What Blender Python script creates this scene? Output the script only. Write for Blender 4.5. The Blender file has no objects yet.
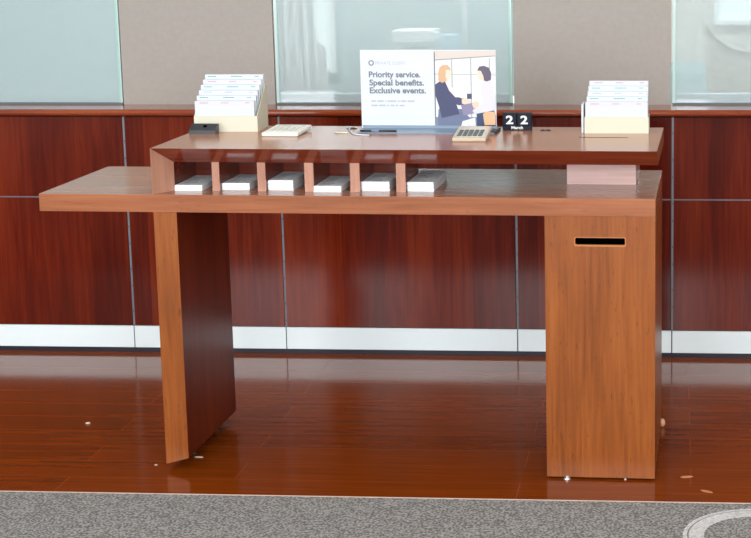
import bpy, bmesh, math, random
from mathutils import Vector, Matrix
random.seed(7)
S = bpy.context.scene
C = bpy.data.collections.new('scene'); S.collection.children.link(C)

# ------------------------------------------------------------------ materials
def lin(c):
    return tuple((v/255/12.92 if v/255 <= .04045 else ((v/255+.055)/1.055)**2.4) for v in c) + (1,)

def mat(name, col, rough=.5, spec=.5, coat=0, metal=0, emit=None, var=0, vscale=30):
    m = bpy.data.materials.new(name); m.use_nodes = True
    nt = m.node_tree; b = nt.nodes['Principled BSDF']
    b.inputs['Roughness'].default_value = rough
    b.inputs['Specular IOR Level'].default_value = spec
    b.inputs['Coat Weight'].default_value = coat
    b.inputs['Metallic'].default_value = metal
    c = lin(col)
    if var:
        tc = nt.nodes.new('ShaderNodeTexCoord'); n = nt.nodes.new('ShaderNodeTexNoise')
        n.inputs['Scale'].default_value = vscale; n.inputs['Detail'].default_value = 4
        nt.links.new(tc.outputs['Object'], n.inputs['Vector'])
        r = nt.nodes.new('ShaderNodeValToRGB'); e = r.color_ramp.elements
        e[0].position = .3; e[1].position = .7
        e[0].color = tuple(v*(1-var) for v in c[:3])+(1,); e[1].color = tuple(min(1, v*(1+var)) for v in c[:3])+(1,)
        nt.links.new(n.outputs['Fac'], r.inputs['Fac']); nt.links.new(r.outputs['Color'], b.inputs['Base Color'])
    else:
        b.inputs['Base Color'].default_value = c
    if emit:
        b.inputs['Emission Color'].default_value = c; b.inputs['Emission Strength'].default_value = emit
    return m

def wood(name, dark, mid, light, axis='Z', rough=.22, scale=1., leaf=None, leafdir='X', leafamt=.25, coat=0, spec=.5, fleck=.35, seed=0, coat_rough=.05):
    """veneer: grain stretched along axis; leaf = width of veneer leaves across leafdir"""
    m = bpy.data.materials.new(name); m.use_nodes = True
    nt = m.node_tree; N = nt.nodes.new; L = nt.links.new
    b = nt.nodes['Principled BSDF']
    tc = N('ShaderNodeTexCoord')
    def grain(across, along, detail, off):
        mp = N('ShaderNodeMapping')
        s = [across*scale]*3; s['XYZ'.index(axis)] = along*scale
        mp.inputs['Scale'].default_value = s; mp.inputs['Location'].default_value = (off+seed, off*1.7, off*.3)
        L(tc.outputs['Object'], mp.inputs['Vector'])
        n = N('ShaderNodeTexNoise'); n.inputs['Scale'].default_value = 1; n.inputs['Detail'].default_value = detail
        n.inputs['Distortion'].default_value = .5
        L(mp.outputs['Vector'], n.inputs['Vector']); return n
    broad = grain(9, 1.1, 3, 3); fine = grain(110, 5, 5, 11); fl = grain(160, 28, 2, 23)
    mx = N('ShaderNodeMath'); mx.operation = 'MULTIPLY_ADD'; mx.inputs[1].default_value = .45
    L(fine.outputs['Fac'], mx.inputs[0])
    m2 = N('ShaderNodeMath'); m2.operation = 'MULTIPLY'; m2.inputs[1].default_value = .62; L(broad.outputs['Fac'], m2.inputs[0])
    L(m2.outputs[0], mx.inputs[2])
    val = mx.outputs[0]
    if leaf:
        sp = N('ShaderNodeSeparateXYZ'); L(tc.outputs['Object'], sp.inputs[0])
        d = N('ShaderNodeMath'); d.operation = 'DIVIDE'; d.inputs[1].default_value = leaf; L(sp.outputs[leafdir], d.inputs[0])
        a = N('ShaderNodeMath'); a.operation = 'ADD'; a.inputs[1].default_value = 17.37+seed; L(d.outputs[0], a.inputs[0])
        f = N('ShaderNodeMath'); f.operation = 'FLOOR'; L(a.outputs[0], f.inputs[0])
        wn = N('ShaderNodeTexWhiteNoise'); wn.noise_dimensions = '1D'; L(f.outputs[0], wn.inputs['W'])
        s1 = N('ShaderNodeMath'); s1.operation = 'MULTIPLY_ADD'; s1.inputs[1].default_value = leafamt; L(wn.outputs['Value'], s1.inputs[0]); 
        s0 = N('ShaderNodeMath'); s0.operation = 'SUBTRACT'; s0.inputs[1].default_value = leafamt*.5; L(val, s0.inputs[0]); L(s0.outputs[0], s1.inputs[2])
        val = s1.outputs[0]
    r = N('ShaderNodeValToRGB'); e = r.color_ramp.elements
    e[0].position = .36; e[0].color = lin(dark); e[1].position = .72; e[1].color = lin(light)
    k = e.new(.53); k.color = lin(mid)
    L(val, r.inputs['Fac'])
    fr = N('ShaderNodeValToRGB'); q = fr.color_ramp.elements
    q[0].position = .27; q[0].color = (1-fleck,)*3+(1,); q[1].position = .36; q[1].color = (1, 1, 1, 1)
    L(fl.outputs['Fac'], fr.inputs['Fac'])
    mm = N('ShaderNodeMix'); mm.data_type = 'RGBA'; mm.blend_type = 'MULTIPLY'; mm.inputs['Factor'].default_value = 1
    L(r.outputs['Color'], mm.inputs['A']); L(fr.outputs['Color'], mm.inputs['B'])
    L(mm.outputs['Result'], b.inputs['Base Color'])
    b.inputs['Roughness'].default_value = rough; b.inputs['Specular IOR Level'].default_value = spec
    b.inputs['Coat Weight'].default_value = coat; b.inputs['Coat Roughness'].default_value = coat_rough
    return m

M = {}
M['wall_wood'] = wood('mahogany veneer', (72, 15, 6), (94, 25, 9), (118, 40, 15), 'Z', .14, leaf=.23, leafamt=.22, spec=.24, fleck=.12, scale=.8)
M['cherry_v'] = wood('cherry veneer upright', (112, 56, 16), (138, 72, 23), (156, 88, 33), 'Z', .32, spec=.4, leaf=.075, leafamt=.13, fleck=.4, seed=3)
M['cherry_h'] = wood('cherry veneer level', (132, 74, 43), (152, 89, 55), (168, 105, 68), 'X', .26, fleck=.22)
M['cherry_shaded'] = wood('shaded cherry veneer', (84, 26, 10), (104, 36, 15), (128, 52, 24), 'Z', .3, spec=.25, leaf=.2, leafdir='Y', leafamt=.05, fleck=.25, seed=5)  # same desk wood, darkened: shade of the inner sides painted into the colour
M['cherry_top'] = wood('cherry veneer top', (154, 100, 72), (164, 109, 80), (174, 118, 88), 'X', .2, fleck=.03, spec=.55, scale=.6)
M['chamfer'] = wood('shaded cherry bevel', (100, 34, 18), (128, 50, 28), (150, 66, 38), 'X', .1, fleck=.15)  # darker red carries the shade of the downward-facing chamfer
M['cherry_pale'] = wood('pale cherry edge', (156, 108, 88), (176, 126, 104), (190, 142, 120), 'Z', .3, fleck=.1)
M['cherry_inner_shade'] = wood('cherry veneer inner shade', (88, 30, 18), (112, 44, 26), (135, 62, 38), 'X', .22, fleck=.2)  # desk wood darkened for the shade in the pigeonholes and under the shelf
M['rail'] = wood('mahogany rail', (104, 34, 12), (134, 54, 22), (158, 76, 36), 'X', .16, fleck=.3, coat=.4)
M['sheen_block'] = wood('cherry with painted sheen', (176, 140, 134), (190, 154, 148), (202, 168, 160), 'X', .3, fleck=.05)  # lit, reflecting face of the block painted in as a paler wood
M['beige'] = mat('beige wallcovering', (162, 156, 150), .75, .3, var=.03, vscale=60)
M['metal'] = mat('brushed aluminium channel', (112, 114, 122), .45, .5, metal=.25)
M['metal_dark'] = mat('dark aluminium bead', (92, 98, 104), .5)
M['darkgap'] = mat('dark joint', (30, 22, 26), .6)
M['white_base'] = mat('white laminate skirting', (234, 246, 250), .35, .5)
M['navy'] = mat('black rubber kick', (16, 18, 38), .5)
M['ceil'] = mat('white ceiling tiles', (225, 224, 220), .9)
M['room_wall'] = mat('warm white paint', (205, 198, 188), .85)
M['cream'] = mat('cream card', (212, 210, 192), .7, .2)
M['cream_side'] = mat('cream card edge', (204, 200, 180), .7, .2)
M['paper'] = mat('white paper', (208, 215, 223), .75, .2)
M['paper_aqua'] = mat('pale aqua paper', (208, 222, 229), .75, .2)
M['paper_pink'] = mat('pale pink paper', (213, 209, 218), .75, .2)
M['ink'] = mat('grey print', (110, 120, 128), .8, .1)
M['ink_red'] = mat('pink print', (184, 150, 160), .8, .1)
M['ink_teal'] = mat('teal print', (140, 190, 192), .8, .1)
M['black'] = mat('black plastic', (38, 40, 46), .4)
M['hole'] = mat('black opening', (8, 6, 6), .9, 0)
M['slip_top'] = mat('printed slip paper', (236, 242, 248), .7, .2, var=.12, vscale=120)
M['slip'] = mat('slip paper edges', (238, 243, 246), .7, .2)
M['white_plastic'] = mat('off white plastic', (226, 226, 216), .4)
M['key'] = mat('ivory keys', (200, 200, 190), .5)
M['key_grey'] = mat('grey keys', (84, 90, 94), .5)
M['tan'] = mat('peach plastic', (196, 180, 160), .45)
M['lcd'] = mat('pale display window', (205, 206, 192), .2)
M['acrylic'] = mat('blue grey acrylic', (118, 136, 156), .2)
M['grey_print'] = mat('slate lettering', (118, 126, 138), .8, .1)
M['pale_print'] = mat('faint lettering', (176, 182, 194), .8, .1)
M['navy_block'] = mat('midnight painted wood', (10, 18, 34), .5, .2)
M['white_ink'] = mat('white paint', (235, 238, 240), .6)
M['chrome'] = mat('bright nickel', (225, 225, 225), .2, metal=.6)
M['peach'] = mat('peach glide', (225, 170, 130), .5)
M['edge_highlight'] = mat('painted edge highlight', (178, 112, 62), .5)  # orange highlight on the slot edge, painted as a colour
M['debris'] = mat('white crumb', (225, 205, 185), .8)
M['scratch'] = mat('scuffed bare wood', (190, 125, 80), .6)

def floor_mat():
    m = bpy.data.materials.new('red brown plank floor'); m.use_nodes = True
    nt = m.node_tree; N = nt.nodes.new; L = nt.links.new; b = nt.nodes['Principled BSDF']
    tc = N('ShaderNodeTexCoord')
    br = N('ShaderNodeTexBrick'); br.offset = .37; br.offset_frequency = 2
    br.inputs['Scale'].default_value = 1; br.inputs['Brick Width'].default_value = 1.25; br.inputs['Row Height'].default_value = .135
    br.inputs['Mortar Size'].default_value = .0016; br.inputs['Mortar Smooth'].default_value = .2; br.inputs['Bias'].default_value = 0
    br.inputs['Color1'].default_value = (0, 0, 0, 1); br.inputs['Color2'].default_value = (1, 1, 1, 1); br.inputs['Mortar'].default_value = (.5, .5, .5, 1)
    mp0 = N('ShaderNodeMapping'); mp0.inputs['Location'].default_value = (.35, .08, 0)
    L(tc.outputs['Object'], mp0.inputs['Vector']); L(mp0.outputs['Vector'], br.inputs['Vector'])
    mp = N('ShaderNodeMapping'); mp.inputs['Scale'].default_value = (3, 55, 1); L(tc.outputs['Object'], mp.inputs['Vector'])
    n = N('ShaderNodeTexNoise'); n.inputs['Scale'].default_value = 1; n.inputs['Detail'].default_value = 6; n.inputs['Distortion'].default_value = .4
    L(mp.outputs['Vector'], n.inputs['Vector'])
    a = N('ShaderNodeMix'); a.data_type = 'RGBA'; a.inputs['Factor'].default_value = .17
    L(n.outputs['Fac'], a.inputs['A']); L(br.outputs['Color'], a.inputs['B'])
    r = N('ShaderNodeValToRGB'); e = r.color_ramp.elements
    e[0].position = .15; e[0].color = lin((98, 40, 5)); e[1].position = .85; e[1].color = lin((138, 62, 12))
    L(a.outputs['Result'], r.inputs['Fac'])
    mx = N('ShaderNodeMix'); mx.data_type = 'RGBA'; mx.inputs['B'].default_value = lin((150, 74, 36))
    g = N('ShaderNodeMath'); g.operation = 'MULTIPLY'; g.inputs[1].default_value = .75; L(br.outputs['Fac'], g.inputs[0])
    L(g.outputs[0], mx.inputs['Factor']); L(r.outputs['Color'], mx.inputs['A'])
    L(mx.outputs['Result'], b.inputs['Base Color'])
    b.inputs['Roughness'].default_value = .13; b.inputs['Specular IOR Level'].default_value = .36
    n2 = N('ShaderNodeTexNoise'); n2.inputs['Scale'].default_value = 5
    L(tc.outputs['Object'], n2.inputs['Vector'])
    bp = N('ShaderNodeBump'); bp.inputs['Strength'].default_value = .02; bp.inputs['Distance'].default_value = .01
    L(n2.outputs['Fac'], bp.inputs['Height']); L(bp.outputs['Normal'], b.inputs['Normal'])
    return m
M['floor'] = floor_mat()

def carpet_mat(name, cs, sc=150):
    m = bpy.data.materials.new(name); m.use_nodes = True
    nt = m.node_tree; N = nt.nodes.new; L = nt.links.new; b = nt.nodes['Principled BSDF']
    tc = N('ShaderNodeTexCoord'); n = N('ShaderNodeTexNoise'); n.inputs['Scale'].default_value = sc; n.inputs['Detail'].default_value = 3
    n2 = N('ShaderNodeTexNoise'); n2.inputs['Scale'].default_value = sc*.2; n2.inputs['Detail'].default_value = 2
    L(tc.outputs['Object'], n.inputs['Vector']); L(tc.outputs['Object'], n2.inputs['Vector'])
    ad = N('ShaderNodeMath'); ad.operation = 'MULTIPLY_ADD'; ad.inputs[1].default_value = .12; L(n2.outputs['Fac'], ad.inputs[0])
    ml = N('ShaderNodeMath'); ml.operation = 'MULTIPLY'; ml.inputs[1].default_value = .88; L(n.outputs['Fac'], ml.inputs[0]); L(ml.outputs[0], ad.inputs[2])
    r = N('ShaderNodeValToRGB'); e = r.color_ramp.elements
    e[0].position = .41; e[0].color = lin(cs[0]); e[1].position = .59; e[1].color = lin(cs[2]); k = e.new(.5); k.color = lin(cs[1])
    L(ad.outputs[0], r.inputs['Fac']); L(r.outputs['Color'], b.inputs['Base Color'])
    b.inputs['Roughness'].default_value = .95; b.inputs['Specular IOR Level'].default_value = .1
    bp = N('ShaderNodeBump'); bp.inputs['Strength'].default_value = .6; bp.inputs['Distance'].default_value = .004
    L(n.outputs['Fac'], bp.inputs['Height']); L(bp.outputs['Normal'], b.inputs['Normal'])
    return m
M['carpet'] = carpet_mat('speckled grey carpet', ((98, 96, 95), (130, 128, 126), (158, 156, 154)))
M['carpet_light'] = carpet_mat('pale grey carpet inlay', ((178, 177, 177), (192, 191, 191), (206, 205, 205)))
M['carpet_dark'] = mat('charcoal carpet line', (110, 106, 104), .95)
M['carpet_trim'] = mat('beige carpet edge strip', (206, 178, 158), .6)

def glass_mat(tint, milk=.3, milkcol=(205, 222, 222), name='tinted glass pane'):
    m = bpy.data.materials.new(name); m.use_nodes = True
    nt = m.node_tree; N = nt.nodes.new; L = nt.links.new
    for n in list(nt.nodes):
        if n.type != 'OUTPUT_MATERIAL': nt.nodes.remove(n)
    out = nt.nodes['Material Output']
    t = N('ShaderNodeBsdfTransparent'); t.inputs['Color'].default_value = lin(tint)
    g = N('ShaderNodeBsdfGlossy'); g.inputs['Roughness'].default_value = .02
    f = N('ShaderNodeFresnel'); f.inputs['IOR'].default_value = 1.6
    d = N('ShaderNodeBsdfDiffuse'); d.inputs['Color'].default_value = lin(milkcol)
    a = N('ShaderNodeMixShader'); a.inputs[0].default_value = milk; L(t.outputs[0], a.inputs[1]); L(d.outputs[0], a.inputs[2])
    b = N('ShaderNodeMixShader'); L(f.outputs[0], b.inputs[0]); L(a.outputs[0], b.inputs[1]); L(g.outputs[0], b.inputs[2])
    L(b.outputs[0], out.inputs['Surface']); return m
M['glass'] = glass_mat((243, 248, 248), .34, (222, 232, 235))
M['glass_milky'] = glass_mat((215, 235, 234), .6, (196, 214, 218), 'frosted glass pane')
M['glass_edge'] = mat('green glass edge', (150, 196, 188), .2)
M['glass_hi'] = mat('glass edge highlight', (188, 204, 203), .2)  # highlight along the pane edge, painted as a pale strip

# ------------------------------------------------------------------ geometry helpers
def add_box(bm, x0, x1, y0, y1, z0, z1, bev=0, seg=2, mtx=None):
    t = bmesh.new()
    bmesh.ops.create_cube(t, size=1)
    for v in t.verts:
        v.co = Vector(((x0+x1)/2+v.co.x*(x1-x0), (y0+y1)/2+v.co.y*(y1-y0), (z0+z1)/2+v.co.z*(z1-z0)))
    if bev: bmesh.ops.bevel(t, geom=t.edges[:], offset=bev, segments=seg, profile=.5, affect='EDGES')
    if mtx: bmesh.ops.transform(t, matrix=mtx, verts=t.verts)
    me = bpy.data.meshes.new('tmp'); t.to_mesh(me); bm.from_mesh(me); bpy.data.meshes.remove(me); t.free()

def add_cyl(bm, r, z0, z1, x=0, y=0, r2=None, seg=24, mtx=None):
    t = bmesh.new()
    bmesh.ops.create_cone(t, cap_ends=True, segments=seg, radius1=r, radius2=r if r2 is None else r2, depth=z1-z0)
    bmesh.ops.translate(t, vec=(x, y, (z0+z1)/2), verts=t.verts)
    if mtx: bmesh.ops.transform(t, matrix=mtx, verts=t.verts)
    me = bpy.data.meshes.new('tmp'); t.to_mesh(me); bm.from_mesh(me); bpy.data.meshes.remove(me); t.free()

def add_hull(bm, pts):
    vs = [bm.verts.new(p) for p in pts]
    bmesh.ops.convex_hull(bm, input=vs)

def add_prism(bm, poly, a0, a1, plane='XZ'):
    """polygon (2-D) extruded between a0 and a1 along the third axis"""
    def P(u, v, w):
        return {'XZ': (u, w, v), 'XY': (u, v, w), 'YZ': (w, u, v)}[plane]
    A = [bm.verts.new(P(u, v, a0)) for u, v in poly]; B = [bm.verts.new(P(u, v, a1)) for u, v in poly]
    n = len(poly)
    bm.faces.new(A); bm.faces.new(B[::-1])
    for i in range(n): bm.faces.new((A[i], B[i], B[(i+1) % n], A[(i+1) % n]))

def holed_plate(bm, outer, holes, a0, a1, plane='XZ'):
    """plate with holes, by filling a 2-D curve"""
    cu = bpy.data.curves.new('c', 'CURVE'); cu.dimensions = '2D'; cu.fill_mode = 'BOTH'
    for lp in [outer]+holes:
        s = cu.splines.new('POLY'); s.points.add(len(lp)-1); s.use_cyclic_u = True
        for p, (u, v) in zip(s.points, lp): p.co = (u, v, 0, 1)
    cu.extrude = abs(a1-a0)/2
    o = bpy.data.objects.new('c', cu); C.objects.link(o)
    bpy.context.view_layer.update()
    me = bpy.data.meshes.new_from_object(o)
    t = bmesh.new(); t.from_mesh(me); bmesh.ops.remove_doubles(t, verts=t.verts, dist=1e-6)
    mid = (a0+a1)/2
    for v in t.verts:
        u, w, d = v.co.x, v.co.y, v.co.z+mid
        v.co = {'XZ': (u, d, w), 'XY': (u, w, d), 'YZ': (d, u, w)}[plane]
    bmesh.ops.recalc_face_normals(t, faces=t.faces)
    m2 = bpy.data.meshes.new('tmp'); t.to_mesh(m2); bm.from_mesh(m2); t.free()
    bpy.data.objects.remove(o); bpy.data.curves.remove(cu); bpy.data.meshes.remove(me); bpy.data.meshes.remove(m2)

def rrect(x0, x1, y0, y1, r, n=5):
    out = []
    for cx, cy, a in ((x1-r, y0+r, -90), (x1-r, y1-r, 0), (x0+r, y1-r, 90), (x0+r, y0+r, 180)):
        for k in range(n+1):
            t = math.radians(a+90*k/n); out.append((cx+r*math.cos(t), cy+r*math.sin(t)))
    return out

def obj(name, bm, m, parent=None, smooth=False, recalc=True):
    if recalc: bmesh.ops.recalc_face_normals(bm, faces=bm.faces)
    me = bpy.data.meshes.new(name); bm.to_mesh(me); bm.free()
    if smooth:
        for p in me.polygons: p.use_smooth = True
    ms = m if isinstance(m, (list, tuple)) else [m]
    for k in ms: me.materials.append(k)
    o = bpy.data.objects.new(name, me); C.objects.link(o)
    if parent: o.parent = parent
    return o

def tag(o, label=None, cat=None, group=None, kind=None):
    if label: o['label'] = label
    if cat: o['category'] = cat
    if group: o['group'] = group
    if kind: o['kind'] = kind
    return o

def thing(name, label, cat, loc=(0, 0, 0), rz=0, group=None, rx=0):
    o = bpy.data.objects.new(name, None); C.objects.link(o); o.empty_display_size = .05
    o.location = loc; o.rotation_euler = (rx, 0, rz)
    return tag(o, label, cat, group)

def box(name, m, parent, *a, bev=0, seg=2, mtx=None):
    bm = bmesh.new(); add_box(bm, *a, bev=bev, seg=seg, mtx=mtx); return obj(name, bm, m, parent)

def copy_tree(o, parent=None):
    c = o.copy(); C.objects.link(c); c.parent = parent
    for ch in list(o.children): copy_tree(ch, c)
    return c

def text_bm(bm, s, x0, x1, z0, z1, y, thick=.0004, bold=0.0, space=1.0):
    """text fitted to the rectangle x0..x1, z0..z1 (ascender to baseline) facing -Y"""
    cu = bpy.data.curves.new('t', 'FONT'); cu.body = s; cu.size = 1; cu.extrude = .001; cu.offset = bold; cu.space_character = space
    cu.resolution_u = 3
    o = bpy.data.objects.new('t', cu); C.objects.link(o); bpy.context.view_layer.update()
    me = bpy.data.meshes.new_from_object(o)
    xs = [v.co.x for v in me.vertices]
    cap = .73
    sx = (x1-x0)/(max(xs)-min(xs)); mn = min(xs); sz = (z1-z0)/cap
    t = bmesh.new(); t.from_mesh(me)
    for v in t.verts:
        v.co = Vector((x0+(v.co.x-mn)*sx, y-thick/2-(v.co.z/.001)*thick/2, z0+v.co.y*sz))
    m2 = bpy.data.meshes.new('tmp'); t.to_mesh(m2); bm.from_mesh(m2); t.free()
    bpy.data.objects.remove(o); bpy.data.curves.remove(cu); bpy.data.meshes.remove(me); bpy.data.meshes.remove(m2)

def tube(bm, pts, r, seg=8):
    pts = [Vector(p) for p in pts]; rings = []
    for i, p in enumerate(pts):
        d = (pts[min(i+1, len(pts)-1)]-pts[max(i-1, 0)]).normalized()
        a = d.cross(Vector((0, 0, 1)));
        if a.length < .01: a = d.cross(Vector((1, 0, 0)))
        a.normalize(); b = d.cross(a)
        rings.append([bm.verts.new(p+a*r*math.cos(2*math.pi*k/seg)+b*r*math.sin(2*math.pi*k/seg)) for k in range(seg)])
    for i in range(len(rings)-1):
        for k in range(seg):
            bm.faces.new((rings[i][k], rings[i][(k+1) % seg], rings[i+1][(k+1) % seg], rings[i+1][k]))
    bm.faces.new(rings[0]); bm.faces.new(rings[-1][::-1])

# ------------------------------------------------------------------ the room, in its own frame (turned 1.4 degrees from the desk)
YW, WA = 1.2363, math.atan(.0244)
def struct(name, bm, m, parent=None):
    o = obj(name, bm, m, parent)
    if parent is None:
        o.location = (0, YW, 0); o.rotation_euler = (0, 0, WA); o['kind'] = 'structure'
    return o
def sbox(name, m, *a, bev=0, parent=None):
    bm = bmesh.new(); add_box(bm, *a, bev=bev); return struct(name, bm, m, parent)

XL, XR, YF, ZC = -3.6, 4.2, -7.6, 3.0
sbox('floor', M['floor'], XL, XR, YF, .03, -.08, 0)
SE = [-1.90, -1.0745, -.5245, .3000, .8410, 1.666]       # upright seams
PT, PB, GZ = .846, .0975, .561
# wainscot core and panels
wb = sbox('wall_back', M['darkgap'], XL, XR, .020, .188, 0, .862)
cols = [XL]+SE+[XR]
for i in range(len(cols)-1):
    a, b = cols[i]+.0045, cols[i+1]-.0045
    for z0, z1 in ((PB+.001, GZ-.0022), (GZ+.0022, PT)):
        sbox('wood_panel', M['wall_wood'], a, b, 0, .0205, z0, z1, bev=.0008, parent=wb)
for a, b in zip(cols[:-1], cols[1:]):
    sbox('groove_inlay', M['metal'], a+.005, b-.005, .0025, .0205, GZ-.0022, GZ+.0022, parent=wb)
# metal channels with small slots
for n, s in enumerate(SE):
    bm = bmesh.new(); add_box(bm, s-.0028, s+.0050, .001, .0205, PB, PT)
    t = struct('trim_%d' % (n+1), bm, M['metal'])
    bm = bmesh.new()
    for k in range(24):
        z = PB+.02+k*.0305
        if (k*7+n*3) % 5 < 2: add_box(bm, s+.0002, s+.0024, .0004, .0012, z, z+.006)
    obj('slot_holes', bm, M['darkgap'], t)
# skirting
bs = sbox('baseboard_back', M['navy'], XL, XR, .006, .0205, 0, PB)
for a, b in zip(cols[:-1], cols[1:]):
    sbox('skirting_panel', M['white_base'], a+.0018, b-.0018, -.002, .0064, .0175, PB-.0015, bev=.0006, parent=bs)
# cap rail with rounded nose
prof = [(.19, .851), (-.014, .851), (-.020, .854), (-.0225, .860), (-.0225, .866), (-.0195, .871), (-.013, .8735), (.19, .8735)]
bm = bmesh.new(); add_prism(bm, prof, XL, XR, 'YZ'); struct('trim_7', bm, M['rail'])
# upper wall: beige panels and frameless glass between
UY = .145
for n, (a, b) in enumerate(((-1.1226, -.565), (.2790, .8385))):
    sbox('wall_panel_%s' % ('left', 'right')[n], M['beige'], a+.004, b-.004, UY, UY+.05, .8735, ZC)
sbox('wall_rear_left', M['beige'], XL, -2.9, UY, UY+.05, .8735, ZC)
sbox('wall_rear_right', M['beige'], 1.95, XR, UY, UY+.05, .8735, ZC)
for n, (a, b, g) in enumerate(((-2.9, -1.1226, 'glass_milky'), (-.565, .2790, 'glass'), (.8385, 1.95, 'glass'))):
    w = sbox('window_%d' % (n+1), M['glass'] if g == 'glass' else M['glass_milky'], a+.012, b-.012, UY+.004, UY+.014, .880, ZC)
    e = []
    for s0, s1, mm in ((a+.001, a+.009, 'glass_hi'), (a+.009, a+.0125, 'glass_edge'), (b-.0125, b-.006, 'glass_edge'), (b-.006, b-.001, 'glass_hi')):
        sbox('glass_edge', M[mm], s0, s1, UY+.002, UY+.016, .8735, ZC, parent=w)
    sbox('bottom_gasket', M['metal_dark'], a+.001, b-.001, UY-.001, UY+.016, .8735, .8795, parent=w)
    sbox('bottom_rail', M['white_base'], a+.012, b-.012, UY+.015, UY+.035, .8735, .911, parent=w)
# remaining shell
sbox('wall_left', M['room_wall'], XL-.1, XL, YF, .3, 0, ZC)
sbox('wall_right', M['room_wall'], XR, XR+.1, YF, .3, 0, ZC)
sbox('ceiling', M['ceil'], XL-.1, XR+.1, YF, 3.6, ZC, ZC+.1)
bm = bmesh.new()
W_OPEN = [(-3.3, -1.3), (-.9, 1.1), (1.5, 3.5)]
holed_plate(bm, [(XL-.1, 0), (XR+.1, 0), (XR+.1, ZC), (XL-.1, ZC)], [[(a, .9), (b, .9), (b, 2.7), (a, 2.7)] for a, b in W_OPEN], YF-.1, YF)
struct('wall_front', bm, M['room_wall'])
# office beyond the glass
M['office'] = mat('pale green office paint', (172, 194, 195), .8, .3)
M['office_beige'] = mat('pale stone office paint', (216, 208, 196), .8, .3)
sbox('floor_2', M['carpet'], XL, XR, .19, 3.5, -.08, 0)
sbox('wall_far_left', M['office'], XL, .62, 3.0, 3.1, 0, ZC)
sbox('wall_far_right', M['office_beige'], .62, XR, 3.0, 3.1, 0, ZC)
sbox('wall_office_left', M['office'], XL-.1, XL, .3, 3.1, 0, ZC)
sbox('wall_office_right', M['office_beige'], XR, XR+.1, .3, 3.1, 0, ZC)

# ------------------------------------------------------------------ carpet
RN = -1.4345
rug = thing('carpet', 'speckled grey carpet with a pale ring inlay, in front of the wood planks', 'carpet', (0, YW, 0), WA)
bm = bmesh.new(); add_box(bm, XL+.03, XR-.03, YF+.03, RN-.006, .0005, .008, bev=0); obj('pile', bm, M['carpet'], rug)
bm = bmesh.new(); add_box(bm, XL+.03, XR-.03, RN-.006, RN, .0005, .009, bev=.0015); obj('edge_strip', bm, M['carpet_trim'], rug)
def ring(name, m, cx, cy, r0, r1, z0, z1):
    bm = bmesh.new(); n = 96; V = []
    for k in range(n):
        t = 2*math.pi*k/n; c, s = math.cos(t), math.sin(t)
        V.append([bm.verts.new((cx+r*c, cy+r*s, z)) for r, z in ((r0, z0), (r1, z0), (r1, z1), (r0, z1))])
    for k in range(n):
        a, b = V[k], V[(k+1) % n]
        for j in range(4): bm.faces.new((a[j], b[j], b[(j+1) % 4], a[(j+1) % 4]))
    return obj(name, bm, m, rug)
RCX, RCY = 1.063, -1.664
ring('ring_inlay', M['carpet_light'], RCX, RCY, .133, .171, .006, .0093)
ring('ring_line', M['carpet_dark'], RCX, RCY, .171, .1745, .006, .0090)
ring('ring_rim', M['carpet_light'], RCX, RCY, .1745, .1850, .006, .0093)

# ------------------------------------------------------------------ the desk
ZT, TH, ZS = .78, .0486, .9066
XA, XB = -.8525, .8327
LX0, LX1, DL = -.533, -.469, .4426
PX0 = .5374
desk = thing('writing_desk', 'cherry wood writing desk with pigeonhole shelf, slab leg and slotted pedestal', 'desk')
# tabletop: core in top veneer + front edge band
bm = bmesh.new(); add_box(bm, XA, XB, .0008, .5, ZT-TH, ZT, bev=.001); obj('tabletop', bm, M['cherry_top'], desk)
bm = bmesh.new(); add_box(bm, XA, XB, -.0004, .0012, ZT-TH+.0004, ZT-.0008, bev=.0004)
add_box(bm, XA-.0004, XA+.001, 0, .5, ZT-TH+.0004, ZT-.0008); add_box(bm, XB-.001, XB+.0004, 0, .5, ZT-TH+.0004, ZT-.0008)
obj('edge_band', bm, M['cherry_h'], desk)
# slab leg with slanted foot
def slab(x0, x1, y0, y1, za, zb):
    bm = bmesh.new()
    add_hull(bm, [(x0, y0, za), (x1, y0, zb), (x0, y1, za), (x1, y1, zb)]+[(x, y, ZT-TH) for x in (x0, x1) for y in (y0, y1)])
    return bm
leg = obj('leg', slab(LX0, LX1, .0016, DL, .016, .034), M['cherry_shaded'], desk)
obj('edge_band', slab(LX0-.0003, LX1+.0003, 0, .0018, .016, .034), M['cherry_v'], leg)
for y in (.14, .36):
    bm = bmesh.new(); add_cyl(bm, .008, 0, .022, -.503, y, seg=20); obj('glide', bm, M['black'], leg)
# pedestal with slot
ped = []
SZ0, SZ1, SX0, SX1 = .6515, .6745, .6175, .7535
bm = bmesh.new()
holed_plate(bm, [(PX0, .006), (XB, .006), (XB, ZT-TH), (PX0, ZT-TH)], [rrect(SX0, SX1, SZ0, SZ1, .004)], 0, .02)
front = obj('front_panel', bm, M['cherry_v'], desk)
bm = bmesh.new(); add_box(bm, PX0, PX0+.018, .02, .498, .006, ZT-TH); obj('side_panel', bm, M['cherry_shaded'], desk)
bm = bmesh.new(); add_box(bm, XB-.018, XB, .02, .498, .006, ZT-TH); obj('side_panel', bm, M['cherry_v'], desk)
bm = bmesh.new(); add_box(bm, PX0+.018, XB-.018, .48, .498, .006, ZT-TH); obj('rear_panel', bm, M['cherry_shaded'], desk)
bm = bmesh.new(); add_box(bm, PX0+.018, XB-.018, .02, .48, .006, .03); obj('bottom_panel', bm, M['cherry_shaded'], desk)
bm = bmesh.new()
holed_plate(bm, rrect(SX0-.0012, SX1+.0012, SZ0-.0016, SZ1+.0008, .005), [rrect(SX0+.0012, SX1-.0012, SZ0+.0018, SZ1-.0012, .004)], -.0008, .019)
tag(obj('slot_highlight', bm, M['edge_highlight'], front), 'rim painted as an orange highlight round the letter slot')
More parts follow.
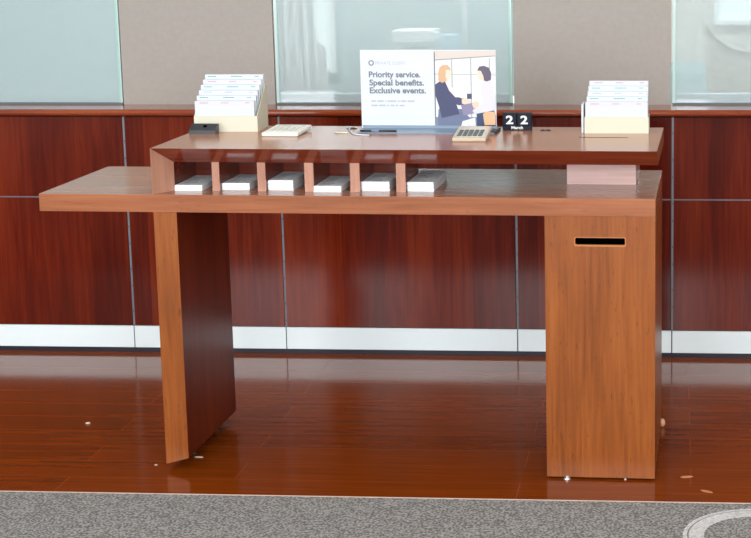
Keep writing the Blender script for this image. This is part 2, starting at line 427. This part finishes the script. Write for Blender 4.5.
bm = bmesh.new(); add_box(bm, SX0-.02, SX1+.02, .0205, .10, SZ0-.02, SZ1+.02); 
bm2 = bmesh.new()
for sx0, sx1, y0, y1, z0, z1 in ((SX0-.01, SX1+.01, .14, .142, SZ0-.02, SZ1+.02),): add_box(bm2, sx0, sx1, y0, y1, z0, z1)
bm.free(); obj('slot_dark', bm2, M['hole'], desk)  # black sheet standing in for the dark inside the slot
def glide(x, y, m, r=.008, h=.007):
    bm = bmesh.new(); add_cyl(bm, r, 0, h*.4, x, y, r2=r*.9); add_cyl(bm, r*.5, h*.4, h+.002, x, y)
    return obj('glide', bm, m, desk)
tag(glide(.593, .001, M['chrome'], .0095), 'bright metal levelling foot')
glide(.752, .006, M['chrome'], .004); glide(.575, .46, M['black'])
bm = bmesh.new(); bmesh.ops.create_uvsphere(bm, u_segments=16, v_segments=10, radius=.0115)
bmesh.ops.scale(bm, vec=(.8, .8, 1.15), verts=bm.verts); bmesh.ops.translate(bm, vec=(.8360, .475, .0133), verts=bm.verts)
tag(obj('glide', bm, M['peach'], desk, True), 'peach coloured rear foot')

# upper pigeonhole unit
SXL, SXR = -.534, .8367
CH, CT, SD = .07, .047, .5      # chamfer depth, board thickness, shelf depth
bm = bmesh.new()
# shelf board: profile along Y-Z, left end mitred
inner = SXL+.0395
def P(x, y, z): return bm.verts.new((x, y, z))
a = [P(SXL, 0, ZS), P(inner, CH, ZS-CT), P(inner, SD, ZS-CT), P(SXL, SD, ZS)]
b = [P(SXR, 0, ZS), P(SXR, CH, ZS-CT), P(SXR, SD, ZS-CT), P(SXR, SD, ZS)]
bm.faces.new(a); bm.faces.new(b[::-1])
for i in range(4): bm.faces.new((a[i], b[i], b[(i+1) % 4], a[(i+1) % 4]))
bmesh.ops.recalc_face_normals(bm, faces=bm.faces)
for f in bm.faces:
    if f.normal.z > .9: f.material_index = 0
    elif f.normal.x > .9: f.material_index = 2
    elif f.normal.y < -.2: f.material_index = 3
    else: f.material_index = 1
shelf = obj('upper_shelf', bm, [M['cherry_top'], M['cherry_inner_shade'], M['cherry_h'], M['chamfer']], desk)
# left side panel, mitred to the shelf, front chamfered inward
bm = bmesh.new()
a = [P(SXL, 0, ZT), P(inner, CH, ZT), P(inner, SD, ZT), P(SXL, SD, ZT)]
b = [P(SXL, 0, ZS), P(inner, CH, ZS-CT), P(inner, SD, ZS-CT), P(SXL, SD, ZS)]
bm.faces.new(a); bm.faces.new(b[::-1])
for i in range(4): bm.faces.new((a[i], b[i], b[(i+1) % 4], a[(i+1) % 4]))
bmesh.ops.recalc_face_normals(bm, faces=bm.faces)
for f in bm.faces: f.material_index = 0 if f.normal.y < -.2 else 1
obj('side_panel', bm, [M['cherry_pale'], M['cherry_inner_shade']], desk)
DIV = [(-.3881, -.3675), (-.2606, -.2382), (-.1291, -.1040), (-.0024, .0239), (.1250, .1504)]
for x0, x1 in DIV:
    d = box('divider', M['cherry_inner_shade'], desk, x0, x1, CH+.002, .255, ZT, ZS-CT)
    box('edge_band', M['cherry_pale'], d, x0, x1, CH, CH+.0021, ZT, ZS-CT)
box('back_panel', M['cherry_inner_shade'], desk, inner, .1504, .255, .267, ZT, ZS-CT)
bm = bmesh.new(); add_box(bm, .5765, .7691, .231, .44, ZT, ZS-CT); tag(obj('support_block', bm, M['sheen_block'], desk), 'block painted with a pale rosy sheen, carrying the right end of the shelf')
# openings in the shelf top
box('shelf_slot', M['hole'], desk, .607, .7445, .2725, .2775, ZS-.001, ZS+.0004)
def grommet(x, y, rx, ry):
    bm = bmesh.new(); add_cyl(bm, 1, 0, .0015, seg=24); bmesh.ops.scale(bm, vec=(rx, ry, 1), verts=bm.verts)
    bmesh.ops.translate(bm, vec=(x, y, ZS), verts=bm.verts); g = obj('cable_grommet', bm, M['black'], desk)
    bm = bmesh.new()
    for s in (-.45, .45): add_cyl(bm, rx*.28, .0015, .0021, x+rx*s, y, seg=12)
    for v in bm.verts: v.co.z += ZS
    obj('hole', bm, M['hole'], g)
grommet(.4965, .420, .0155, .012); grommet(-.081, .440, .0155, .014)

# ------------------------------------------------------------------ slip pads in the pigeonholes
STK = [(-.496, -.417, .066, .0151, .25, .03), (-.380, -.295, .088, .0183, .25, .02), (-.2425, -.165, .088, .0274, .25, .025),
       (-.1035, -.026, .065, .0158, .25, .02), (.0275, .111, .088, .0255, .25, .0), (.1545, .234, .088, .0251, .30, .0)]
# keep each pad inside its own compartment
GAP = [(-.4905, -.3881), (-.3675, -.2606), (-.2382, -.1291), (-.1040, -.0024), (.0239, .1250), (.1504, .30)]
ORD = ['thin pad of white slips in the leftmost pigeonhole, dark mark at its corner', 'white slip pad in the second pigeonhole from the left end of the desk',
       'thick block of white slips in the third pigeonhole from the left', 'thin white slip pad in the fourth pigeonhole, right of the thick third block',
       'thick white slip pad in the fifth pigeonhole, beside the open bay', 'rightmost white slip pad, right of the last divider in the open bay']
PXF = [(174, 202.6), (219.5, 250), (264.7, 292.6), (312.6, 341.2), (358.5, 390.3), (404.9, 434)]
ACT = [(-.4935, -.4165), (-.3665, -.2890), (-.2375, -.1670), (-.1030, -.0270), (.0245, .1020), (.1515, .2240)]
for i, (st, (x0, x1)) in enumerate(zip(STK, ACT)):
    y0, h, y1 = st[2], st[3], st[4]
    t = thing('slip_pad', ORD[i], 'paper pad', ((x0+x1)/2, y0, ZT), 0, 'slip pads in the pigeonholes')
    w = x1-x0; bm = bmesh.new(); n = max(3, int(h/.004))
    for k in range(n):
        j = random.uniform(-.0008, .0008)
        add_box(bm, -w/2+j, w/2+j, abs(j), y1-y0-abs(j), h*k/n, h*(k+1)/n-.0002)
    obj('paper_block', bm, M['slip'], t)
    s = box('top_sheet', M['slip_top'], t, -w/2+.001, w/2-.001, .001, y1-y0-.002, h-.0001, h+.0004)
    bm = bmesh.new()
    for k in range(5):
        yy = .02+k*(y1-y0-.05)/5
        add_box(bm, -w*.36, -w*.36+w*random.uniform(.3, .6), yy, yy+.0035, h+.0004, h+.0006)
    obj('print_lines', bm, M['ink'], s)

# ------------------------------------------------------------------ slip boxes
def slip_box(name_label, loc, rz, w, n, y_step, z_first, z_last, fh, side_h, dx, mirrored=False, stray=False):
    t = thing('slip_holder', name_label, 'slip box', loc, rz, 'cream card boxes of slips on the shelf')
    D = n*y_step+.012
    box('front_face', M['cream'], t, 0, w, 0, .002, 0, fh)
    bm = bmesh.new()
    prof = [(.002, 0), (D, 0), (D, side_h), (D-.02, side_h), (.002, fh)]
    add_prism(bm, prof, w-.002, w, 'YZ'); obj('side_face', bm, M['cream_side'], t)
    bm = bmesh.new(); add_prism(bm, prof, 0, .002, 'YZ'); obj('side_face', bm, M['cream_side'], t)
    box('rear_face', M['cream_side'], t, .002, w-.002, D-.002, D, 0, side_h)
    box('base', M['cream_side'], t, .002, w-.002, .002, D-.002, 0, .002)
    for k in range(n):
        yy = .006+k*y_step; zt = z_first+(z_last-z_first)*k/(n-1)
        x0, x1 = dx(k, w)
        mm = (M['paper_pink'], M['paper_aqua'])[k % 2]
        g = thing('deposit_slip', ('front', 'second', 'third', 'fourth', 'fifth', 'sixth')[k]+' row of white slips from the front in the cream box '+('at the left end' if not mirrored else 'at the right end'),
                  'slips', loc, rz, 'rows of slips in the card boxes')
        box('slip_stack', M['paper'], g, x0, x1, yy, yy+y_step*.62, .0025, zt)
        # header tint and print
        hd = box('header_band', mm, g, x0+.0005, x1-.0005, yy-.0006, yy, zt-.012, zt-.0005)
        bm = bmesh.new(); zz = zt-.0062; a = x0+w*(.05 if k % 2 else .08)
        for u0, ww in ((a, w*.15), (x0+w*.42, w*(.2 if k % 2 else .13)), (x0+w*.80, w*.09)):
            for q in range(int(ww/.0042)): add_box(bm, u0+q*.0042, u0+q*.0042+.0032, yy-.0010, yy-.0006, zz, zz+.0024)
        obj('print_lines', bm, (M['ink_red'], M['ink'])[k % 2] if k != 2 else M['ink_teal'], g)
    return t
slip_box('cream card box fanned with six rows of white slips, left end of shelf', (-.5265, .350, ZS), math.radians(3), .186, 6, .0205, .0890, .157, .046, .125,
         lambda k, w: (.0025+k*.0012, w-.0035-(5-k)*.0012))
slip_box('cream card box of five rows of white slips, right end of shelf', (.6150, .362, ZS), math.radians(1), .1835, 5, .0195, .089, .142, .047, .045,
         lambda k, w: ((.0025, w-.0030) if k == 0 else (.0035+k*.0015, w-.0032)), True)
bm = bmesh.new(); add_box(bm, -.0035, -.0015, 0, .045, 0, .088)
bm.free()
bm = bmesh.new(); add_box(bm, 0, .006, 0, .075, 0, .082, bev=.0005)
o = obj('loose_slips', bm, M['paper']); o.location = (.6055, .372, ZS); o.rotation_euler = (0, 0, math.radians(1))
tag(o, 'upright white slips leaning against the left side of the right hand box', 'slips')

# ------------------------------------------------------------------ small things on the shelf
t = thing('pen_holder', 'small black wedge pen base with a round hole, before the left slip box', 'pen holder', (-.527, .302, ZS))
bm = bmesh.new(); add_prism(bm, [(0, 0), (.034, 0), (.036, .026), (.030, .027), (0, .011)], 0, .078, 'YZ')
obj('wedge', bm, M['black'], t)
mt = Matrix.Translation((.043, .018, .0198)) @ Matrix.Rotation(math.atan(16/30), 4, 'X')
bm = bmesh.new(); add_cyl(bm, .006, 0, .0014, mtx=mt); obj('pen_hole', bm, M['hole'], t)

def calculator(label, loc, rz, tilt, w, d, body, keys, screen):
    t = thing('calculator', label, 'calculator', loc, rz)
    R = Matrix.Rotation(tilt, 4, 'X')
    bm = bmesh.new(); add_box(bm, 0, w, 0, d, 0, .011, bev=.003, seg=3, mtx=R)
    bod = obj('body', bm, body, t)
    bm = bmesh.new(); add_box(bm, w*.08, w*.92, d*.10, d*.66, .0108, .0116, mtx=R); obj('key_bed', bm, M['white_plastic'] if body is M['white_plastic'] else M['lcd'], t)
    for r in range(4):
        for c in range(5):
            bm = bmesh.new()
            x = w*(.12+c*.155); y = d*(.13+r*.13)
            add_box(bm, x, x+w*.115, y, y+d*.085, .0112, .0142, bev=.0008, mtx=R)
            obj('key', bm, keys, t)
    bm = bmesh.new(); add_box(bm, w*.12, w*.88, d*.72, d*.90, .0107, .0118, bev=.0003, mtx=R); obj('display_window', bm, screen, t)
    if tilt > .05:
        bm = bmesh.new(); add_box(bm, w*.2, w*.8, d*.93*math.cos(tilt), d*.93*math.cos(tilt)+.004, 0, d*.93*math.sin(tilt)); obj('rear_prop', bm, body, t)
    return t
calculator('flat white calculator with pale keys right of the left slip box', (-.2995, .255, ZS), math.radians(-1), .035, .106, .150, M['white_plastic'], M['key'], M['lcd'])
calculator('peach edged calculator with dark grey keys in front of the sign', (.2645, .165, ZS), math.radians(1.5), .10, .094, .150, M['tan'], M['key_grey'], M['lcd'])

# sign in a base
SX, SYY, SB = -.0410, .40, .9150
PW, PH = .397, .2268
sign = thing('sign', 'white promotional sign with a printed photo standing in a blue grey base', 'sign', (SX, SYY, ZS))
z0 = SB-ZS
box('board', M['paper'], sign, 0, PW, 0, .004, z0, z0+PH, bev=.0008)
bm = bmesh.new(); add_prism(bm, [(-.068, 0), (.03, 0), (.03, .004), (.006, .006), (.006, .016), (-.002, .016), (-.004, .008), (-.066, .003)], .004, PW+.002, 'YZ')
obj('base', bm, M['acrylic'], sign)
box('end_foot', M['black'], sign, PW-.012, PW+.008, -.055, .03, 0, .008, bev=.002)
# printed text, mapped on the board
def px(x): return (x-359.8)/(495.8-359.8)*PW
def pz(y): return z0+PH-(y-50.3)/(127-50.3)*PH
YP = -.0002
bm = bmesh.new()
for s, x0_, x1_, base, h in (('Priority service.', 368.3, 420.3, 77.0, 5.9), ('Special benefits.', 368.6, 423.8, 85.0, 5.9), ('Exclusive events.', 368.8, 425.6, 92.7, 5.9)):
    text_bm(bm, s, px(x0_), px(x1_), pz(base), pz(base-h), YP, bold=.03)
obj('headline', bm, M['grey_print'], sign)
bm = bmesh.new()
text_bm(bm, 'PRIVATE CLIENT', px(375.3), px(406), pz(64.6), pz(61.4), YP, space=1.1)
for base, words in ((101.3, (6, 7.5, 2, 10, 3, 6.5, 8)), (105.6, (7.5, 8, 3, 5, 3.5, 6))):   # lines too faint to read
    x_ = 370
    for wd in words:
        add_box(bm, px(x_), px(x_+wd-1), YP-.0004, YP, pz(base), pz(base-1.5)); x_ += wd+.3
obj('small_print', bm, M['pale_print'], sign)
bm = bmesh.new(); n = 8; V = []
for k in range(n):
    tt = math.pi/8+2*math.pi*k/n
    V.append([bm.verts.new((px(371)+r*math.cos(tt), y, pz(63)+r*math.sin(tt))) for r, y in ((.0085, YP), (.0052, YP), (.0052, YP-.0004), (.0085, YP-.0004))])
for k in range(n):
    for j in range(4): bm.faces.new((V[k][j], V[(k+1) % n][j], V[(k+1) % n][(j+1) % 4], V[k][(j+1) % 4]))
obj('octagon_mark', bm, M['grey_print'], sign)
# printed photograph
def pm(n_, c): return mat(n_, c, .75, .15)
photo = box('photo_print', pm('print window white', (222, 226, 228)), sign, px(434.2), px(495.2), -.0006, 0, pz(126.2), pz(50.8))
LAY = [0]
def shape(name, pts, c):
    LAY[0] += 1; y = -.0006-LAY[0]*.00012
    bm = bmesh.new(); add_prism(bm, [(px(a_), pz(b_)) for a_, b_ in pts], y, -.0006, 'XZ'); return obj(name, bm, pm('print '+name, c), photo)
shape('ceiling_band', [(434.2, 50.8), (495.2, 50.8), (495.2, 56), (434.2, 60)], (206, 198, 192))
shape('beam_line', [(434.2, 59.6), (495.2, 55.6), (495.2, 56.5), (434.2, 60.7)], (150, 150, 152))
for x in (452, 471, 489.5): shape('window_bar', [(x-.6, 58), (x+.6, 58), (x+.6, 126), (x-.6, 126)], (168, 172, 176))
shape('window_bar', [(434.2, 73.3), (495.2, 74.0), (495.2, 75), (434.2, 74.3)], (178, 182, 186))
shape('window_bar', [(434.2, 86.6), (495.2, 87.0), (495.2, 87.6), (434.2, 87.2)], (205, 208, 210))
shape('low_wall', [(434.2, 116), (495.2, 116), (495.2, 126.2), (434.2, 126.2)], (128, 138, 158))
shape('door_frame', [(434.2, 52), (435.2, 52), (435.2, 126), (434.2, 126)], (120, 116, 122))
shape('left_skirt', [(438, 108), (462, 108), (470, 118), (471, 126.2), (436.5, 126.2)], (112, 120, 146))
shape('left_jacket', [(435.2, 84), (440, 80.5), (446, 80), (451, 86), (455.5, 95), (461, 97.5), (466.5, 98), (467, 102.5), (459, 104.5), (456, 103.5), (459, 113), (441, 117), (438, 104), (435.2, 95)], (82, 86, 114))
shape('left_scarf', [(444.5, 80), (448.5, 81), (454.5, 91), (459, 96.5), (455, 96.5), (449, 90)], (222, 214, 214))
shape('left_hair', [(438.5, 72), (439.5, 67.5), (443, 64.6), (447.5, 64.8), (450.6, 68), (450.8, 71), (447.5, 73), (446.5, 80.5), (442, 82.5), (438.2, 80)], (204, 170, 138))
shape('left_face', [(446, 69.5), (450.3, 69.8), (451, 74), (450, 78.3), (447.5, 79.5), (445.5, 77)], (240, 206, 190))
shape('left_hand', [(461.5, 98), (467.5, 97.5), (470.5, 101), (466, 104), (461.5, 102.5)], (238, 200, 178))
shape('clutch', [(460.5, 104), (474.5, 101.5), (477.5, 111.5), (463, 114.5)], (140, 134, 162))
shape('right_skirt', [(476, 110), (493, 108), (495.2, 114), (495.2, 125), (476.5, 125)], (70, 84, 112))
shape('right_blouse', [(483, 80.5), (489, 80), (493.5, 86), (495.2, 96), (494.5, 109), (482, 111.5), (474, 113), (472, 109.5), (481, 102), (480, 88)], (208, 208, 216))
shape('right_hair', [(477.3, 70), (479.5, 66.3), (484, 65.6), (489, 67.5), (491.2, 72.5), (491, 79), (487, 81), (484, 80), (482.3, 75.5), (480.5, 71)], (104, 98, 116))
shape('right_face', [(477.6, 70.3), (481, 70.5), (483.4, 75.5), (484, 80.5), (479.8, 79.6), (477.6, 75.5), (476.7, 74.3)], (238, 204, 188))
shape('right_hand', [(471.5, 103), (475, 100), (479, 101.5), (478, 105), (473.5, 107.5)], (236, 198, 176))
shape('peach_bag', [(482.5, 113), (485, 110.5), (493.5, 110.5), (495, 113), (494.8, 123.5), (484, 124)], (220, 176, 140))
shape('camera_box', [(466.8, 93), (471.5, 93), (471.5, 98), (466.8, 98)], (84, 92, 118))
shape('paper_sheet', [(462, 120), (474.5, 116.5), (475.5, 126), (460, 126)], (226, 226, 236))

t = thing('pen', 'slim black pen lying along the front of the sign base', 'pen', (px(363.2)+SX, .3345, ZS+.004))
bm = bmesh.new(); tube(bm, [(0, 0, .0035), (.106, 0, .0035)], .0033, 10); obj('barrel', bm, M['black'], t, True)
bm = bmesh.new(); tube(bm, [(.032, 0, .0035), (.055, 0, .0035)], .0036, 10); obj('grip', bm, M['acrylic'], t, True)
# white cord and stylus beside the sign
bm = bmesh.new()
pts = [(-.0865, .463, ZS+.002), (-.0845, .440, ZS+.004), (-.081, .405, ZS+.0025), (-.066, .358, ZS+.002), (-.050, .318, ZS+.002), (-.033, .292, ZS+.002), (-.012, .283, ZS+.002), (.006, .283, ZS+.002)]
tube(bm, pts, .0019); tag(obj('cord', bm, M['paper'], None, True), 'thin white cord trailing across the shelf left of the sign', 'cord')
bm = bmesh.new(); tube(bm, [(-.104, .333, ZS+.0024), (-.072, .330, ZS+.0024), (-.066, .330, ZS+.0024)], .0023); tag(obj('stylus', bm, M['white_plastic'], None, True), 'short white stylus lying below the dark grommet left of the sign', 'stylus')

# perpetual calendar
cal = thing('desk_calendar', 'midnight block calendar showing 22 March, right of the sign', 'calendar', (.3705, .42, ZS))
box('month_block', M['navy_block'], cal, 0, .0845, 0, .03, 0, .0145, bev=.0008)
for i, a in enumerate((0.0005, .0430)):
    b_ = box('number_block', M['navy_block'], cal, a, a+.0405, .002, .030, .0150, .0495, bev=.0012)
    bm = bmesh.new(); text_bm(bm, '2', a+.0095, a+.0310, .0190, .0435, .0016, bold=.03); obj('digit', bm, M['white_ink'], b_)
bm = bmesh.new(); text_bm(bm, 'March', .026, .060, .0042, .0128, -.0002, bold=.03); obj('month_name', bm, M['white_ink'], cal)

# ------------------------------------------------------------------ crumbs and scuffs on the planks
def crumb(lab, x, y, r, sx=1, sy=1, m='debris', rz=0):
    bm = bmesh.new(); bmesh.ops.create_icosphere(bm, subdivisions=2, radius=r)
    for v in bm.verts: v.co += Vector([random.uniform(-.15, .15)*r for _ in range(3)])
    bmesh.ops.scale(bm, vec=(sx, sy, .5), verts=bm.verts)
    o = obj('crumb', bm, M[m]); o.location = (x, y, r*.45); o.rotation_euler = (0, 0, rz)
    tag(o, lab, 'crumb')
crumb('white crumb on the planks below the left end of the desk', -.9166, .385, .006, 1.4, 1)
crumb('pale sliver on the planks at the foot of the slab leg', -.4755, .104, .003, 4.5, 1)
crumb('pale speck on the planks left of the slab leg foot', -.575, .03, .003, 1.5, 1)
crumb('pale flake on the planks right of the pedestal', .9195, .034, .004, 4.5, 2, 'scratch', .3)
crumb('long pale flake near the carpet edge right of the pedestal', .975, -.075, .003, 6, 2.2, 'scratch', -.5)

# ------------------------------------------------------------------ office things behind the glass
def wpt(u, n, z=0):
    c, s = math.cos(WA), math.sin(WA); return (u*c-n*s, YW+u*s+n*c, z)
M['off_white'] = mat('off white laminate', (244, 246, 246), .5)
M['steel'] = mat('pale steel', (196, 204, 206), .35)
M['shell'] = mat('stone grey moulded shell', (206, 196, 182), .5)
M['teal'] = mat('pale teal upholstery', (150, 182, 184), .8)
M['sky_blue'] = mat('pale blue folder', (176, 214, 228), .6)
M['daylit'] = mat('daylit window pane', (238, 244, 246), .3, emit=.9)
# office desk
t = thing('office_table', 'pale office table behind the middle glass pane', 'table', wpt(-.2, 1.35), WA)
box('table_top', M['off_white'], t, -.9, .75, -.25, .35, .71, .74)
for x in (-.86, .71):
    for y in (-.2, .3): box('leg', M['steel'], t, x-.02, x+.02, y-.02, y+.02, 0, .71)
t = thing('paper_tray', 'white stacked paper tray seen through the glass above the sign', 'paper tray', wpt(-.3, 1.2, .74), WA)
for k in range(4):
    box('tray', M['off_white'], t, -.02, .15, -.1, .1, .06+k*.075, .105+k*.075)
for x in (-.018, .148):
    for y in (-.095, .095): box('post', M['steel'], t, x-.004, x+.004, y-.004, y+.004, 0, .32)
o = box('folder', M['sky_blue'], None, -.0, .078, -.03, .03, 0, .31); o.location = wpt(-.135, 1.2, .74); o.rotation_euler = (0, 0, WA)
tag(o, 'pale blue folder upright beside the paper tray behind the glass', 'folder')
t = thing('lamp_pole', 'thin white pole standing behind the glass near the calendar', 'lamp', wpt(-.024, 1.2, .74), WA)
box('base', M['off_white'], t, -.022, .022, -.05, .05, 0, .015, bev=.004)
bm = bmesh.new(); tube(bm, [(0, 0, .01), (-.008, 0, .5), (-.016, 0, 1.1)], .009); obj('pole', bm, M['off_white'], t, True)
bm = bmesh.new(); add_cyl(bm, .022, 1.06, 1.16, -.016, 0, r2=.015); obj('lamp_shade', bm, M['off_white'], t)
# tall windows in the far wall (daylit)
for n, (a, b, z0_, z1_) in enumerate(((-1.55, -.98, .75, 2.4), (.05, .45, 1.12, 2.4), (1.06, 2.2, 1.0, 2.4))):
    w = sbox('window_%d' % (n+4), M['daylit'], a, b, 2.96, 2.975, z0_, z1_)
    for s in (a-.02, (a+b)/2-.012, b-.004): sbox('frame', M['off_white'], s, s+.024, 2.94, 2.96, z0_-.02, z1_+.02, parent=w)
    for s in (z0_-.02, (z0_*.6+z1_*.4), z1_-.004): sbox('frame', M['off_white'], a, b, 2.94, 2.96, s, s+.024, parent=w)
# hanging drape
t = thing('curtain', 'long white curtain hanging behind the left side of the middle glass pane', 'curtain', wpt(-.72, 1.0), WA)
bm = bmesh.new(); n = 60; F = []
for k in range(n+1):
    u = k/n; x = -.10+.20*u; y = .018*math.sin(u*2*math.pi*5)
    F.append([bm.verts.new((x-.04*(1-z/2.9)**2*-1, y+d, z)) for d in (0, .002) for z in (.05, .6, .9, 1.3, 2.0, 2.9)])
for k in range(n):
    a, b = F[k], F[k+1]
    for j in range(5):
        bm.faces.new((a[j], b[j], b[j+1], a[j+1])); bm.faces.new((a[6+j], a[7+j], b[7+j], b[6+j]))
    bm.faces.new((a[0], a[6], b[6], b[0])); bm.faces.new((a[5], b[5], b[11], a[11]))
for e_ in (F[0], F[-1]):
    for j in range(5): bm.faces.new((e_[j], e_[j+1], e_[7+j], e_[6+j]))
obj('cloth', bm, M['off_white'], t, True)
bm = bmesh.new(); tube(bm, [(-.15, 0, 2.92), (.15, 0, 2.92)], .012); obj('rod', bm, M['steel'], t)
# white boards leaning in the office
t = thing('display_board', 'white folded display board leaning beside the curtain behind the middle glass pane', 'display board', wpt(-.72, .88), WA)
for nm, P4 in (('board', [(.02, .98), (.065, 1.13), (.068, 1.17), (.03, 1.10), (.015, 1.03)]), ('board', [(.022, .02), (.095, .02), (.07, .98), (.012, .92)]), ('side_board', [(.145, .02), (.185, .02), (.172, 1.02), (.135, 1.05)])):
    bm = bmesh.new(); add_prism(bm, P4, 0, .012, 'XZ'); obj(nm, bm, M['off_white'], t)
# armchair shell behind the right pane
t = thing('shell_chair', 'stone grey curved shell chair behind the right glass pane', 'chair', wpt(1.26, 1.35), WA)
bm = bmesh.new(); G = []
nu, nv = 24, 12
for i in range(nu+1):
    a_ = math.radians(200+(-220)*i/nu) if False else math.radians(-20+220*i/nu)
    row = []
    top = .93+.22*math.exp(-((i/nu-.93)/.2)**2)
    for j in range(nv+1):
        v = j/nv; z = .44+(top-.44)*v; r = .24+.07*v
        row.append(bm.verts.new((r*math.cos(a_), r*.9*math.sin(a_), z)))
    G.append(row)
for i in range(nu):
    for j in range(nv): bm.faces.new((G[i][j], G[i+1][j], G[i+1][j+1], G[i][j+1]))
bmesh.ops.solidify(bm, geom=bm.faces[:], thickness=.018)
obj('shell', bm, M['shell'], t, True)
bm = bmesh.new(); add_cyl(bm, .235, .40, .47, 0, 0, seg=32); obj('seat', bm, M['teal'], t)
bm = bmesh.new(); add_cyl(bm, .025, .02, .40, 0, 0); obj('post', bm, M['steel'], t)
bm = bmesh.new(); add_cyl(bm, .22, 0, .02, 0, 0, seg=32); obj('base', bm, M['steel'], t)
# low teal sofa behind the right pane
t = thing('sofa', 'low pale teal sofa along the wall behind the right glass pane', 'sofa', wpt(1.6, 2.4), WA)
box('seat', M['teal'], t, -.8, 1., -.4, .35, .12, .45, bev=.03); box('backrest', M['teal'], t, -.8, 1., .2, .4, .40, .80, bev=.04)
for x in (-.7, .9):
    for y in (-.33, .33): box('leg', M['steel'], t, x-.02, x+.02, y-.02, y+.02, 0, .13)

# ------------------------------------------------------------------ light
def area(name, loc, rot, sx, sy, power, col=(1, 1, 1)):
    l = bpy.data.lights.new(name, 'AREA'); l.shape = 'RECTANGLE'; l.size = sx; l.size_y = sy; l.energy = power; l.color = col
    o = bpy.data.objects.new(name, l); C.objects.link(o); o.location = loc; o.rotation_euler = rot; return o
for n, (a, b) in enumerate(W_OPEN):     # daylight through the street windows
    area('window_daylight', wpt((a+b)/2, YF-.15, 1.8), (math.radians(90), 0, WA), b-a, 1.8, 300, (.93, .97, 1))
k = 0
for u in (-2.2, .4, 3.0):
    for n in (-5.4, -2.9, -.9):
        area('ceiling_panel_light', wpt(u, n, ZC-.03), (0, 0, WA), 1.1, .55, 22, (1, .985, .96))
for u in (-1.6, .2, 2.0):
    area('office_fill_light', wpt(u, .75, ZC-.03), (0, 0, WA), 1.2, .6, 105, (.95, 1, 1))  # unseen lamps added close to the glass to brighten camera-facing sides in the office
w = bpy.data.worlds.new('sky'); S.world = w; w.use_nodes = True
w.node_tree.nodes['Background'].inputs[0].default_value = (.75, .86, 1, 1); w.node_tree.nodes['Background'].inputs[1].default_value = 1.2

# ------------------------------------------------------------------ camera
cd = bpy.data.cameras.new('camera'); cam = bpy.data.objects.new('camera', cd); C.objects.link(cam); S.camera = cam
yaw, pitch, roll = .0878, .1701, -.0062
f = Vector((-math.sin(yaw)*math.cos(pitch), math.cos(yaw)*math.cos(pitch), -math.sin(pitch)))
rt = Vector((math.cos(yaw), math.sin(yaw), 0)); up = rt.cross(f)
c_, s_ = math.cos(roll), math.sin(roll)
r2 = rt*c_+up*s_; u2 = -rt*s_+up*c_
mw = Matrix.Identity(4)
for i in range(3): mw[i][0], mw[i][1], mw[i][2] = r2[i], u2[i], -f[i]
mw.translation = (.9981, -4.1338, 1.4922); cam.matrix_world = mw
cd.sensor_width = 36; cd.lens = 1586.76*36/751; cd.shift_x = (375.5-580.5)/751; cd.shift_y = (198.5-269)/751
cd.clip_start = .05
vs = S.view_settings; vs.view_transform = 'Standard'; vs.look = 'None'; vs.gamma = 1; vs.use_curve_mapping = False; vs.exposure = -.95
